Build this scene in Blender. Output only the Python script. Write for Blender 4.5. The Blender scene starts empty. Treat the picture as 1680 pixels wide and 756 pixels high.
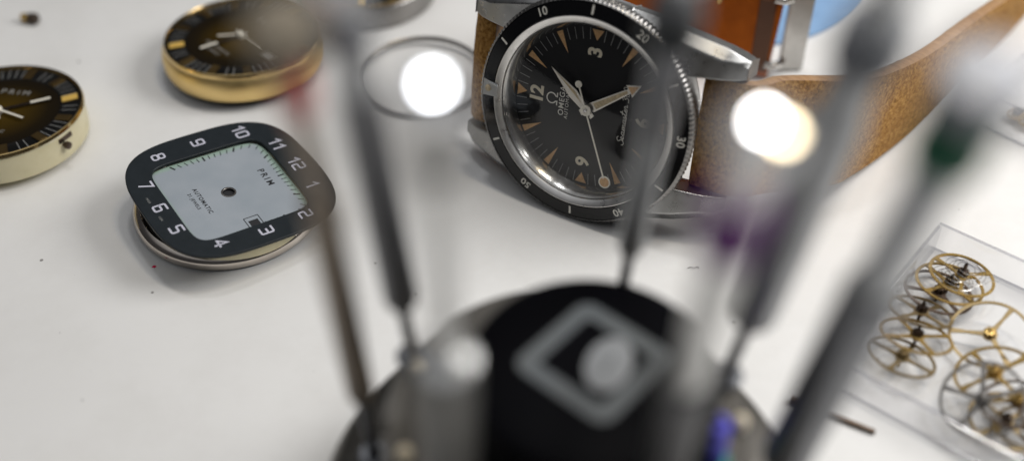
import bpy, math, random
from mathutils import Vector, Matrix, noise
random.seed(7)
S = 0.001                       # everything below is written in millimetres
PI = math.pi
sc = bpy.context.scene
COL = sc.collection

# ------------------------------------------------------------------ camera figures
F_PX, PITCH, DIST = 2000.0, math.radians(43), 210.0
CAM = Vector((0, -DIST * math.cos(PITCH), DIST * math.sin(PITCH)))
AX = Vector((1, 0, 0)); AY = Vector((0, math.sin(PITCH), math.cos(PITCH))); AZ = Vector((0, -math.cos(PITCH), math.sin(PITCH)))

def ray(px, py):
    return AX * ((px - 840) / F_PX) - AY * ((py - 378) / F_PX) - AZ
def at(px, py, z=0.0):          # point of the table (or of a level z above it) seen at a place of the photograph
    d = ray(px, py); return CAM + d * ((z - CAM.z) / d.z)
def ell_normal(px, py, ang, ratio):   # normal of a disc that is seen as an ellipse: major axis angle (deg, image), minor/major
    b = -ray(px, py).normalized(); r = AX.cross(b) ; up = b.cross(AX).normalized(); rt = up.cross(b).normalized()
    a = math.radians(ang + 90); m = rt * math.cos(a) + up * math.sin(a)
    if m.dot(up) < 0: m = -m
    return (m * math.sqrt(max(0, 1 - ratio * ratio)) + b * ratio).normalized()

# ------------------------------------------------------------------ node materials
def mat(name, col=(.8, .8, .8), metal=0.0, rough=.5, coat=0.0, spec=.5, sheen=0.0):
    m = bpy.data.materials.new(name); m.use_nodes = True
    b = m.node_tree.nodes['Principled BSDF']
    b.inputs['Base Color'].default_value = (*col, 1); b.inputs['Metallic'].default_value = metal
    b.inputs['Roughness'].default_value = rough; b.inputs['Coat Weight'].default_value = coat
    b.inputs['Coat Roughness'].default_value = .05
    b.inputs['Specular IOR Level'].default_value = spec; b.inputs['Sheen Weight'].default_value = sheen
    return m
class NT:
    def __init__(s, m): s.m = m; s.n = m.node_tree.nodes; s.l = m.node_tree.links; s.b = s.n['Principled BSDF']
    def new(s, t, **k):
        n = s.n.new(t)
        for a, v in k.items():
            if a.startswith('i_'): n.inputs[a[2:].replace('_', ' ')].default_value = v
            else: setattr(n, a, v)
        return n
    def link(s, a, b): s.l.new(a, b)
    def coord(s, kind='Object'):
        if not hasattr(s, 'tc'): s.tc = s.new('ShaderNodeTexCoord')
        return s.tc.outputs[kind]
    def noise(s, scale, detail=4, rough=.6, stretch=None):
        n = s.new('ShaderNodeTexNoise'); n.inputs['Scale'].default_value = scale; n.inputs['Detail'].default_value = detail; n.inputs['Roughness'].default_value = rough
        if stretch:
            mp = s.new('ShaderNodeMapping'); mp.inputs['Scale'].default_value = stretch
            s.link(s.coord(), mp.inputs['Vector']); s.link(mp.outputs[0], n.inputs['Vector'])
        else: s.link(s.coord(), n.inputs['Vector'])
        return n.outputs['Fac']
    def ramp(s, fac, stops, interp='LINEAR'):
        r = s.new('ShaderNodeValToRGB'); r.color_ramp.interpolation = interp
        e = r.color_ramp.elements
        while len(e) < len(stops): e.new(.5)
        for q, (p, c) in zip(e, stops):
            q.position = p; q.color = (*c, 1) if len(c) == 3 else c
        s.link(fac, r.inputs['Fac']); return r.outputs['Color']
    def bump(s, h, strength, dist=S * .1, prev=None):
        b = s.new('ShaderNodeBump'); b.inputs['Strength'].default_value = strength; b.inputs['Distance'].default_value = dist
        s.link(h, b.inputs['Height']); 
        if prev: s.link(prev, b.inputs['Normal'])
        s.link(b.outputs[0], s.b.inputs['Normal']); return b.outputs[0]
    def math(s, op, a, b=None, c=None):
        n = s.new('ShaderNodeMath', operation=op)
        for i, v in enumerate((a, b, c)):
            if v is None: continue
            if isinstance(v, (int, float)): n.inputs[i].default_value = v
            else: s.link(v, n.inputs[i])
        return n.outputs[0]
    def mix(s, fac, a, b):
        n = s.new('ShaderNodeMix', data_type='RGBA')
        for k, v in ((0, fac), (6, a), (7, b)):
            if isinstance(v, (int, float)): n.inputs[k].default_value = v
            elif isinstance(v, tuple): n.inputs[k].default_value = (*v, 1)
            else: s.link(v, n.inputs[k])
        return n.outputs[2]

def worn_metal(name, col, rough, scr=.12, tint=.12, scale=600, rvar=.12, stretch=None, bump=.06, metal=1):
    m = mat(name, col, metal, rough); t = NT(m)
    n1 = t.noise(scale, 6, .65, stretch); n2 = t.noise(scale * .15, 3)
    dk = tuple(c * (1 - tint * 2) for c in col)
    t.link(t.ramp(n2, [(.3, dk), (.62, col)]), t.b.inputs['Base Color'])
    t.link(t.ramp(n1, [(.3, (max(.02, rough - rvar),) * 3), (.7, (rough + rvar,) * 3)]), t.b.inputs['Roughness'])
    t.bump(n1, bump * 3, S * .03)
    return m

M = {}
# laminate table top: off white, faint mottling, fine grain, hairline scuffs and a few dark crumbs printed by use
m = mat('white_laminate', (.78, .775, .765), 0, .42, spec=.4); t = NT(m)
base = t.mix(t.ramp(t.noise(45, 6, .7), [(.45, (0, 0, 0)), (.75, (.75,) * 3)]), t.ramp(t.noise(9, 3), [(.3, (.715, .708, .695)), (.7, (.775, .77, .757))]), (.67, .66, .64))
vor = t.new('ShaderNodeTexVoronoi', feature='F1', voronoi_dimensions='2D'); vor.inputs['Scale'].default_value = 140; t.link(t.coord(), vor.inputs['Vector'])
sep = t.new('ShaderNodeSeparateColor'); t.link(vor.outputs['Color'], sep.inputs[0])
rad = t.math('MULTIPLY', t.math('POWER', sep.outputs[1], 3.0), .045)
pick = t.math('GREATER_THAN', sep.outputs[0], .72)
spot = t.math('MULTIPLY', t.math('LESS_THAN', vor.outputs['Distance'], rad), pick)
base2 = t.mix(t.math('MULTIPLY', spot, .75), base, (.12, .11, .10))
scr = t.ramp(t.noise(60, 2, .4, (1, 14, 1)), [(.70, (0, 0, 0)), (.74, (.35,) * 3), (.78, (0, 0, 0))])
t.link(t.mix(t.math('MULTIPLY', scr, .22), base2, (.6, .59, .57)), t.b.inputs['Base Color'])
t.link(t.ramp(t.noise(40, 5), [(.3, (.32,) * 3), (.7, (.54,) * 3)]), t.b.inputs['Roughness'])
t.bump(t.noise(3500, 3), .12, S * .02)
M['table'] = m
M['steel'] = worn_metal('polished_steel', (.62, .61, .59), .16, rvar=.07)
M['brushed'] = worn_metal('brushed_steel', (.60, .59, .57), .36, rvar=.12, scale=900, bump=.10)
M['bright_brushed'] = worn_metal('bright_brushed_steel', (.80, .785, .76), .34, rvar=.1, scale=900, tint=.05)
M['case_steel'] = worn_metal('worn_case_steel', (.43, .43, .425), .33, rvar=.13, scale=420, tint=.16, bump=.12)
M['bezel_steel'] = worn_metal('bezel_edge_steel', (.29, .28, .27), .3, rvar=.08, scale=420)
M['nickel'] = worn_metal('nickel_plate', (.66, .60, .54), .14, rvar=.05)
M['gold'] = worn_metal('gold_plate', (.84, .62, .27), .42, rvar=.06, scale=300, tint=.03)
M['gold_shine'] = worn_metal('polished_gold', (.80, .58, .26), .13, rvar=.04)
M['index_gold_dim'] = worn_metal('dim_gold_index', (.18, .118, .045), .38, rvar=.05)  # gold index blocks coloured dark, as if mirroring dark surroundings
M['gold_glint'] = mat('painted_glint_index', (.80, .52, .12), .35, .35)  # same blocks where one flashes: the glint is painted as brighter gold
M['brass'] = worn_metal('wheel_brass', (.62, .42, .14), .24, metal=.62, rvar=.1, scale=900, tint=.18)
M['old_brass'] = worn_metal('tarnished_brass', (.36, .265, .13), .32, metal=.62, rvar=.1, scale=900, tint=.2)
M['dark_brass'] = worn_metal('dark_bronze', (.20, .145, .11), .36, metal=.62, rvar=.1, scale=900, tint=.2)
M['grey_wheel'] = worn_metal('grey_nickel_wheel', (.24, .225, .21), .34, rvar=.1, scale=900, tint=.15)
M['pinion'] = worn_metal('blackened_steel', (.10, .075, .06), .35, rvar=.1)
M['driver'] = worn_metal('grey_chrome', (.44, .45, .465), .40, rvar=.08, scale=500)
M['driver_dark'] = worn_metal('dark_steel', (.215, .22, .235), .42, rvar=.08, scale=500)
M['driver_mid'] = worn_metal('mid_grey_steel', (.19, .188, .18), .45, rvar=.08, scale=500)
M['driver_black'] = worn_metal('black_oxide_steel', (.14, .14, .145), .45, rvar=.08, scale=500)
M['driver_bronze'] = worn_metal('bronze_steel', (.30, .25, .20), .36, rvar=.08, scale=500)
M['driver_pale'] = worn_metal('pale_chrome', (.66, .66, .65), .3, rvar=.08, scale=500)
M['head'] = mat('polished_swivel_head', (.66, .67, .69), 1, .05)
M['head_brass'] = mat('brass_swivel_head', (.80, .64, .36), 1, .25)
M['head_grey'] = worn_metal('grey_matt_head', (.34, .35, .38), .55, rvar=.04)
M['head_matt'] = worn_metal('matt_brass_head', (.25, .22, .175), .6, rvar=.04)
M['stand'] = worn_metal('brushed_stand_metal', (.135, .127, .115), .5, rvar=.1, scale=300)
M['cap'] = mat('black_cap_plastic', (.002, .002, .003), 0, .5, spec=.04)
M['cap_print'] = mat('grey_cap_print', (.105, .115, .12), 0, .5)
M['cap_oval'] = mat('pale_grey_oval_print', (.27, .28, .29), 0, .45)
for k, c in dict(red=(.38, .004, .008), green=(.0, .095, .045), purple=(.13, .008, .18), blue=(.15, .14, .72), teal=(.02, .28, .22), yellow=(.7, .45, .05), black=(.02, .02, .02), grey=(.2, .21, .23), slate=(.10, .115, .15), wine=(.70, .01, .08)).items():
    M[k] = mat(k + '_lacquer', c, 0, .55, spec=.25)
M['cream'] = mat('cream_bead', (.75, .66, .50), 0, .35)
# dials
m = mat('black_gloss_dial', (.005, .005, .006), 0, .5, spec=.15); t = NT(m)
M['dial_black'] = m
m = mat('brown_sunburst_dial', (.05, .03, .01), 0, .3, coat=.0, spec=.05); t = NT(m)
xyz = t.new('ShaderNodeVectorMath', operation='LENGTH'); t.link(t.coord(), xyz.inputs[0])
rr = t.math('DIVIDE', xyz.outputs['Value'], .015)
t.link(t.ramp(rr, [(0, (.085, .052, .006)), (.4, (.052, .031, .004)), (.70, (.013, .009, .004)), (1, (.006, .005, .005))]), t.b.inputs['Base Color'])
M['dial_brown'] = m
M['dial_rim'] = mat('black_chapter_ring', (.005, .005, .005), 0, .3, spec=.2)
m = mat('silver_grey_dial', (.50, .53, .55), .0, .5); t = NT(m)
stain = t.noise(330, 4, .7)
c1 = t.ramp(t.noise(120, 2), [(.3, (.255, .29, .325)), (.7, (.305, .335, .37))])
c2 = t.mix(t.ramp(stain, [(.70, (0, 0, 0)), (.78, (.6,) * 3)]), c1, (.33, .34, .24))
sx = t.new('ShaderNodeSeparateXYZ'); t.link(t.coord(), sx.inputs[0])
edge = t.math('MAXIMUM', t.math('ABSOLUTE', sx.outputs[0]), t.math('ABSOLUTE', sx.outputs[1]))
gr = t.ramp(t.math('DIVIDE', edge, .0104), [(.90, (0, 0, 0)), (.985, (1, 1, 1))])
t.link(t.mix(t.math('MULTIPLY', gr, .38), c2, (.22, .42, .22)), t.b.inputs['Base Color'])
t.bump(t.noise(1500, 3), .08, S * .02); M['dial_silver'] = m
m = mat('slate_dial_frame', (.024, .027, .034), .0, .42, spec=.3); t = NT(m)
t.link(t.ramp(t.noise(500, 5), [(.3, (.0085, .0125, .0155)), (.7, (.0125, .017, .021))]), t.b.inputs['Base Color'])
vv = t.new('ShaderNodeTexVoronoi'); vv.inputs['Scale'].default_value = 700; t.link(t.coord(), vv.inputs['Vector'])
t.bump(t.noise(1800, 3), .08, S * .02); M['slate'] = m
M['print_lilac'] = mat('pale_lilac_print', (.50, .50, .58), 0, .5)
M['print_black'] = mat('black_print', (.012, .012, .014), 0, .5)
M['print_white'] = mat('cream_white_print', (.68, .66, .60), 0, .5)
M['print_grey'] = mat('faded_grey_print', (.30, .30, .29), 0, .5)
M['print_lume'] = mat('aged_numeral_paint', (.66, .60, .46), 0, .6)
m = mat('aged_orange_lume', (.62, .36, .15), 0, .7); t = NT(m)
t.link(t.ramp(t.noise(2200, 4), [(.3, (.48, .27, .11)), (.7, (.70, .43, .20))]), t.b.inputs['Base Color']); M['lume'] = m
m = mat('aged_hand_lume', (.55, .44, .27), 0, .7); t = NT(m)
t.link(t.ramp(t.noise(2600, 4), [(.3, (.34, .27, .17)), (.7, (.64, .52, .33))]), t.b.inputs['Base Color']); M['lume_hand'] = m
M['hand_steel'] = worn_metal('hand_steel', (.66, .63, .57), .3, rvar=.06)
M['hand_white'] = mat('ivory_hand_paint', (.78, .74, .64), 0, .45)
M['insert'] = mat('black_bezel_lacquer', (.005, .005, .006), 0, .15, spec=.35)
m = mat('ivory_plastic', (.70, .66, .50), 0, .38); t = NT(m)
t.b.inputs['Subsurface Weight'].default_value = .15; t.b.inputs['Subsurface Radius'].default_value = (.002, .0015, .001)
t.link(t.ramp(t.noise(160, 3), [(.3, (.60, .54, .34)), (.7, (.70, .64, .44))]), t.b.inputs['Base Color']); M['ivory'] = m
# suede and leather
m = mat('tan_suede', (.42, .24, .09), 0, .95, spec=.08, sheen=.06); t = NT(m)
t.b.inputs['Sheen Roughness'].default_value = .5
a = t.noise(1500, 7, .72); b_ = t.noise(200, 4, .6)
cc = t.ramp(a, [(.36, (.13, .054, .012)), (.50, (.42, .215, .055)), (.64, (.66, .39, .125))])
cc = t.mix(t.ramp(b_, [(.35, (0, 0, 0)), (.7, (.5,) * 3)]), cc, (.30, .13, .025))
t.link(cc, t.b.inputs['Base Color']); p = t.bump(a, 1.0, S * .5); t.bump(t.noise(2600, 3), .8, S * .12, p); M['suede'] = m
m = mat('smooth_brown_leather', (.30, .105, .02), 0, .6, spec=.12); t = NT(m)
cc = t.ramp(t.noise(220, 5, .6), [(.3, (.30, .065, .002)), (.7, (.47, .115, .005))])
t.link(cc, t.b.inputs['Base Color']); t.bump(t.noise(900, 5), .25, S * .1); M['leather'] = m
M['leather_dark'] = mat('dark_leather_fold', (.11, .038, .010), 0, .6)
m = mat('waxed_tan_edge', (.34, .20, .10), 0, .5, spec=.3); t = NT(m)
t.link(t.ramp(t.noise(300, 4, .6, (1, 1, 6)), [(.3, (.24, .13, .06)), (.7, (.42, .26, .135))]), t.b.inputs['Base Color']); t.bump(t.noise(900, 4), .3, S * .1); M['leather_edge'] = m
m = mat('blue_felt', (.16, .27, .46), 0, .9, spec=.1); t = NT(m)
t.link(t.ramp(t.noise(300, 6), [(.3, (.20, .325, .52)), (.7, (.235, .375, .58))]), t.b.inputs['Base Color']); t.bump(t.noise(1500, 4), .4, S * .1); M['blue_mat'] = m

def clear(name, tint=(1, 1, 1), rough=.02, f0=.04, haze=0.0):     # thin clear sheet: transparent plus Schlick gloss, plus a trace of haze
    m = bpy.data.materials.new(name); m.use_nodes = True; n = m.node_tree.nodes; l = m.node_tree.links
    n.remove(n['Principled BSDF']); out = n['Material Output']
    tr = n.new('ShaderNodeBsdfTransparent'); tr.inputs[0].default_value = (*tint, 1)
    gl = n.new('ShaderNodeBsdfGlossy'); gl.inputs['Roughness'].default_value = rough
    lw = n.new('ShaderNodeLayerWeight'); lw.inputs['Blend'].default_value = .5
    p = n.new('ShaderNodeMath'); p.operation = 'POWER'; p.inputs[1].default_value = 5; l.new(lw.outputs['Facing'], p.inputs[0])
    q = n.new('ShaderNodeMath'); q.operation = 'MULTIPLY_ADD'; q.inputs[1].default_value = 1 - f0; q.inputs[2].default_value = f0; l.new(p.outputs[0], q.inputs[0])
    mx = n.new('ShaderNodeMixShader'); l.new(q.outputs[0], mx.inputs[0]); l.new(tr.outputs[0], mx.inputs[1]); l.new(gl.outputs[0], mx.inputs[2])
    last = mx
    if haze:
        df = n.new('ShaderNodeBsdfDiffuse'); df.inputs[0].default_value = (.8, .8, .82, 1)
        m2 = n.new('ShaderNodeMixShader'); m2.inputs[0].default_value = haze; l.new(mx.outputs[0], m2.inputs[1]); l.new(df.outputs[0], m2.inputs[2]); last = m2
    l.new(last.outputs[0], out.inputs[0]); return m
M['crystal'] = clear('clear_watch_crystal', f0=.05)
M['loose_crystal'] = clear('loose_crystal', (.992, .995, .992), f0=.025, haze=.0)
M['acrylic'] = clear('clear_box_plastic', (.98, .98, .985), f0=.085, haze=.015)
M['acrylic_floor'] = clear('clear_box_floor', (.992, .992, .995), f0=.03)
M['acrylic_edge'] = clear('box_plastic_edge', (.88, .88, .90), f0=.06, haze=.04, rough=.08)

# ------------------------------------------------------------------ mesh builder
class MB:
    def __init__(s): s.v = []; s.f = []; s.X = Matrix.Identity(4)
    def add(s, vs, fs):
        o = len(s.v); s.v += [s.X @ Vector(p) for p in vs]; s.f += [tuple(i + o for i in f) for f in fs]; return s
    def box(s, c, d, rot=None):
        x, y, z = (k / 2 for k in d); R = rot or Matrix.Identity(3); c = Vector(c)
        vs = [c + R @ Vector((a * x, b * y, e * z)) for a in (-1, 1) for b in (-1, 1) for e in (-1, 1)]
        return s.add(vs, [(0, 1, 3, 2), (4, 6, 7, 5), (0, 4, 5, 1), (2, 3, 7, 6), (0, 2, 6, 4), (1, 5, 7, 3)])
    def lathe(s, prof, seg=96, closed=False, mod=None, cap0=False, cap1=False):
        vs = []; n = len(prof)
        for j in range(seg):
            a = 2 * PI * j / seg
            for i, (r, z) in enumerate(prof):
                k = r + (mod(i, j) if mod else 0); vs.append((k * math.cos(a), k * math.sin(a), z))
        fs = []
        for j in range(seg):
            q = (j + 1) % seg
            for i in range(n if closed else n - 1):
                p = (i + 1) % n; fs.append((j * n + i, q * n + i, q * n + p, j * n + p))
        if cap0: fs.append(tuple(j * n for j in range(seg))[::-1])
        if cap1: fs.append(tuple(j * n + n - 1 for j in range(seg)))
        return s.add(vs, fs)
    def disc(s, r, z, seg=96, c=(0, 0)):
        return s.add([(c[0] + r * math.cos(2 * PI * j / seg), c[1] + r * math.sin(2 * PI * j / seg), z) for j in range(seg)], [tuple(range(seg))])
    def prism(s, poly, z0, z1):
        n = len(poly); vs = [(x, y, z0) for x, y in poly] + [(x, y, z1) for x, y in poly]
        return s.add(vs, [tuple(range(n))[::-1], tuple(range(n, 2 * n))] + [(i, (i + 1) % n, n + (i + 1) % n, n + i) for i in range(n)])
    def ring(s, outer, inner, z0, z1):
        n = len(outer); vs = [(x, y, z) for P, z in ((outer, z0), (outer, z1), (inner, z1), (inner, z0)) for x, y in P]
        fs = []
        for k in range(4):
            a, b = k * n, ((k + 1) % 4) * n
            fs += [(a + i, a + (i + 1) % n, b + (i + 1) % n, b + i) for i in range(n)]
        return s.add(vs, fs)
    def tube(s, pts, r, seg=10, closed=False):
        pts = [Vector(p) for p in pts]; n = len(pts); vs = []; fs = []; ref = Vector((0.123, .31, .94))
        for i, p in enumerate(pts):
            tg = (pts[(i + 1) % n] - pts[i - 1]) if (closed or 0 < i < n - 1) else (pts[1] - pts[0] if i == 0 else pts[-1] - pts[-2])
            tg.normalize(); u = tg.cross(ref).normalized(); w = tg.cross(u)
            rr = r[i] if isinstance(r, (list, tuple)) else r
            vs += [p + (u * math.cos(2 * PI * k / seg) + w * math.sin(2 * PI * k / seg)) * rr for k in range(seg)]
        for i in range(n if closed else n - 1):
            a, b = i * seg, ((i + 1) % n) * seg
            fs += [(a + k, a + (k + 1) % seg, b + (k + 1) % seg, b + k) for k in range(seg)]
        if not closed: fs += [tuple(range(seg))[::-1], tuple(range((n - 1) * seg, n * seg))]
        return s.add(vs, fs)
    def stroke(s, pts, w, z, closed=False):          # flat mitred ribbon, for lettering
        P = [Vector((p[0], p[1])) for p in pts]; n = len(P); L = []; Rr = []
        for i in range(n):
            if closed: a, b = P[i] - P[i - 1], P[(i + 1) % n] - P[i]
            else: a = P[i] - P[i - 1] if i else P[1] - P[0]; b = P[i + 1] - P[i] if i < n - 1 else P[-1] - P[-2]
            a.normalize(); b.normalize(); na = Vector((-a.y, a.x)); nb = Vector((-b.y, b.x)); mt = (na + nb)
            if mt.length < .2: mt = na.copy()
            mt.normalize(); k = w / 2 / max(.45, mt.dot(na)); L.append(P[i] + mt * k); Rr.append(P[i] - mt * k)
        if not closed:
            d0 = (P[1] - P[0]).normalized() * w / 2; d1 = (P[-1] - P[-2]).normalized() * w / 2
            L[0] -= d0; Rr[0] -= d0; L[-1] += d1; Rr[-1] += d1
        vs = [(p.x, p.y, z) for p in L] + [(p.x, p.y, z) for p in Rr]
        return s.add(vs, [(n + i, n + (i + 1) % n, (i + 1) % n, i) for i in range(n if closed else n - 1)])
    def text(s, body, size, X, bold=0.0, spacing=1.0, shear=0.0, sx=1.0):
        cu = bpy.data.curves.new('t', 'FONT'); cu.body = body; cu.size = size; cu.align_x = 'CENTER'; cu.align_y = 'CENTER'
        cu.offset = bold; cu.space_character = spacing; cu.shear = shear; cu.resolution_u = 4
        o = bpy.data.objects.new('t', cu); COL.objects.link(o)
        me = bpy.data.meshes.new_from_object(o.evaluated_get(bpy.context.evaluated_depsgraph_get()))
        old = s.X; s.X = old @ X @ Matrix.Diagonal((sx, 1, 1, 1))
        s.add([v.co for v in me.vertices], [tuple(p.vertices) for p in me.polygons]); s.X = old
        bpy.data.objects.remove(o); bpy.data.curves.remove(cu); bpy.data.meshes.remove(me); return s
    def build(s, name, material, parent=None, smooth=35, bevel=0.0, seg=2):
        me = bpy.data.meshes.new(name); me.from_pydata([v * S for v in s.v], [], s.f); me.update()
        me.materials.append(material)
        if smooth:
            me.polygons.foreach_set('use_smooth', [True] * len(me.polygons)); me.set_sharp_from_angle(angle=math.radians(smooth))
        o = bpy.data.objects.new(name, me); COL.objects.link(o)
        if parent is not None: o.parent = parent
        if bevel:
            b = o.modifiers.new('bevel', 'BEVEL'); b.width = bevel * S; b.segments = seg; b.limit_method = 'ANGLE'; b.angle_limit = math.radians(38)
        return o

def tag(o, label=None, cat=None, group=None, kind=None):
    for k, v in (('label', label), ('category', cat), ('group', group), ('kind', kind)):
        if v: o[k] = v
    return o
def empty(name, R, T, label, cat, group=None):
    o = bpy.data.objects.new(name, None); COL.objects.link(o); o.empty_display_size = .005
    o.matrix_world = Matrix.Translation(Vector(T) * S) @ (R.to_4x4() if isinstance(R, Matrix) else Matrix.Identity(4))
    return tag(o, label, cat, group)
def rotz(a): return Matrix.Rotation(a, 3, 'Z')
def frame_from_axis(z, xh=(1, 0, 0)):
    z = Vector(z).normalized(); x = Vector(xh); x = (x - z * x.dot(z)).normalized(); y = z.cross(x)
    return Matrix((x, y, z)).transposed()
def place(ang, r, rot=0.0, z=0.0):   # clockwise from 12, reading with the top outward when rot == 0
    a = math.radians(ang); return Matrix.Translation((r * math.sin(a), r * math.cos(a), z)) @ Matrix.Rotation(-a + rot, 4, 'Z')
def cushion(h, n, k=96):
    P = []
    for i in range(k):
        a = 2 * PI * (i + .5) / k; c, s_ = math.cos(a), math.sin(a)
        r = (abs(c) ** n + abs(s_) ** n) ** (-1 / n); P.append((h * r * c, h * r * s_))
    return P
def arc(cx, cy, rx, ry, a0, a1, k=10):
    return [(cx + rx * math.cos(math.radians(a0 + (a1 - a0) * i / k)), cy + ry * math.sin(math.radians(a0 + (a1 - a0) * i / k))) for i in range(k + 1)]
def spline(P, k=8):                  # Catmull-Rom through 2-D or 3-D points
    P = [Vector(p) for p in P]; out = []
    for i in range(len(P) - 1):
        a = P[i - 1] if i else P[0] * 2 - P[1]; b, c = P[i], P[i + 1]; d = P[i + 2] if i + 2 < len(P) else P[-1] * 2 - P[-2]
        for j in range(k):
            t_ = j / k; out.append(.5 * ((2 * b) + (c - a) * t_ + (2 * a - 5 * b + 4 * c - d) * t_ ** 2 + (3 * b - a - 3 * c + d) * t_ ** 3))
    return out + [P[-1]]

# squared thin numerals in a unit cell: width .6, height 1
def rr(x0, y0, x1, y1, r=.16):
    P = []
    for cx, cy, a in ((x1 - r, y1 - r, 0), (x0 + r, y1 - r, 90), (x0 + r, y0 + r, 180), (x1 - r, y0 + r, 270)): P += arc(cx, cy, r, r, a, a + 90, 4)
    return P
def corner(pts, r=.14):               # polyline with rounded corners
    out = [pts[0]]
    for i in range(1, len(pts) - 1):
        p, a, b = Vector(pts[i]), Vector(pts[i - 1]), Vector(pts[i + 1])
        u, w = (a - p), (b - p); k = min(r, u.length / 2, w.length / 2); u.normalize(); w.normalize()
        q0, q1 = p + u * k, p + w * k
        for j in range(5):
            t_ = j / 4; out.append(tuple(q0 * (1 - t_) ** 2 + p * 2 * t_ * (1 - t_) + q1 * t_ * t_))
    return out + [pts[-1]]
W_ = .62
DIG = {'0': [(rr(0, 0, W_, 1), 1)], '1': [([(.06, .74), (.36, 1), (.36, 0)], 0)],
       '2': [(corner([(0, 1), (W_, 1), (W_, .5), (0, .5), (0, 0), (W_, 0)]), 0)],
       '3': [(corner([(0, 1), (W_, 1), (W_, 0), (0, 0)]), 0), ([(.16, .53), (W_ - .07, .53)], 0)],
       '4': [([(.46, 0), (.46, 1), (0, .3), (W_ + .06, .3)], 0)],
       '5': [(corner([(W_, 1), (0, 1), (0, .56), (W_, .56), (W_, 0), (0, 0)]), 0)],
       '6': [(corner([(W_, 1), (0, 1), (0, 0), (W_, 0), (W_, .55), (.07, .55)]), 0)],
       '7': [([(0, 1), (W_, 1), (.18, 0)], 0)], '8': [(rr(.03, .54, W_ - .03, 1), 1), (rr(0, 0, W_, .47), 1)],
       '9': [(corner([(0, 0), (W_, 0), (W_, 1), (0, 1), (0, .45), (W_ - .07, .45)]), 0)]}
def digits(mb, txt, x, y, h, w, z, adv=.86):
    tot = (len(txt) - 1) * adv * h + W_ * h
    for i, ch in enumerate(txt):
        for q, (pts, cl) in enumerate(DIG[ch]):
            mb.stroke([(x - tot / 2 + i * adv * h + px * h, y - h / 2 + py * h) for px, py in pts], w, z + .004 * q, bool(cl))

# ------------------------------------------------------------------ setting
tb = MB().box((0, 160, -15), (1500, 900, 30)).build('table_top', M['table'], None, 0); tag(tb, kind='structure')
mb = MB(); cx, cy, R0 = 46, 88.5, 34
mb.lathe([(R0 - .6, .05), (R0, .35), (R0, .7), (R0 - .5, 1.1), (R0 - 8, 1.15)], 160, cap1=True)
o = mb.build('felt_mat', M['blue_mat']); o.location = Vector((cx, cy, 0)) * S
tag(o, 'round light blue mat lying flat behind the strap buckle', 'mat')

# ------------------------------------------------------------------ steel diver watch standing on its edge
RW = Matrix(((.0822, -.8694, -.4872), (.2590, .4907, -.8319), (.9624, -.0578, .2655)))
zq = RW.col[2].normalized(); yq = (RW.col[1] - zq * RW.col[1].dot(zq)).normalized(); xq = yq.cross(zq)
RW = Matrix((xq, yq, zq)).transposed(); TW = Vector((12.97, 10.10, 18.61)); RWI = RW.transposed()
watch = empty('wristwatch', RW, TW, 'steel diver watch with black dial standing on edge with tan suede strap', 'watch')
def loc(w): return RWI @ (Vector(w) - TW)
mb = MB()                                    # case middle, back and four lugs in one piece of metal
mb.lathe([(16.6, -7.0), (17.3, -6.6), (17.8, -5.4), (18.2, -4.0), (18.5, -2.0), (18.6, .2), (18.2, .6), (15.2, .6), (14.3, -.2)], 128, cap0=True)
mb.lathe([(14.5, -8.2), (15.8, -7.8), (16.3, -7.02)], 128, cap0=True)
case = mb.build('case', M['case_steel'], watch)
for sx in (1, -1):
    for sy in (1, -1):
        secs = []
        for y, xo, xi, zt, zb in ((5, 18.3, 14.9, .45, -4.5), (9, 17.9, 12.9, .52, -4.6), (13, 17.1, 9.6, .55, -4.8), (17, 16.2, 9.9, .1, -5.4), (21, 15.1, 10.1, -1.0, -6.4), (23.3, 14.2, 10.2, -2.1, -7.2), (25.0, 13.2, 10.4, -3.4, -7.8)):
            ch = 1.7 if y < 23 else 1.0
            secs.append([(xi * sx, y * sy, zt), ((xo - ch) * sx, y * sy, zt), (xo * sx, y * sy, zt - ch * 1.05), ((xo - .5) * sx, y * sy, zb), (xi * sx, y * sy, zb)])
        vs = [p for q in secs for p in q]; n = 5; fs = []
        for i in range(len(secs) - 1):
            for k in range(n): fs.append((i * n + k, i * n + (k + 1) % n, (i + 1) * n + (k + 1) % n, (i + 1) * n + k))
        fs += [tuple(range(n)), tuple(range((len(secs) - 1) * n, len(secs) * n))[::-1]]
        if sx * sy < 0: fs = [f[::-1] for f in fs]
        MB().add(vs, fs).build('lug', M['case_steel'], watch, 28, .22, 3)
NT_ = 150
mb = MB().lathe([(19.05, 3.0), (19.55, 2.65), (19.65, 1.2), (18.6, .62), (17.5, .62)], NT_ * 4, mod=lambda i, j: (0 if j % 4 < 2 else -.13) if i in (1, 2) else 0)
bez = mb.build('bezel', M['bezel_steel'], watch, 50)
mb = MB().lathe([(15.3, 1.6), (15.3, 2.75), (15.45, 2.98), (16.45, 3.40), (16.56, 3.36), (16.58, 3.0)], 160)
mb.build('bezel_inner_ring', M['bright_brushed'], bez)
ins = MB().lathe([(16.68, 2.9), (16.72, 3.40), (18.95, 2.915), (19.03, 2.75)], 160).build('bezel_insert', M['insert'], bez)
def zi(r): return 3.40 - (r - 16.72) * .2176 + .012
mb = MB()
def on_insert(ang, r):       # frame lying on the sloped insert
    return place(ang, r, 0, zi(r)) @ Matrix.Rotation(-math.atan(.2176), 4, 'X')
for k in range(1, 12):
    if k % 2: mb.X = on_insert(k * 30, 17.85); mb.box((0, 0, 0), (.36, 1.55, .012)); mb.X = Matrix.Identity(4)
    else: mb.text(str(k * 5), 1.95, on_insert(k * 30, 17.85), .03, 1.05)
mb.build('bezel_numerals', M['print_white'], bez, 0)
mb = MB(); mb.X = on_insert(0, 17.4)
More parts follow.
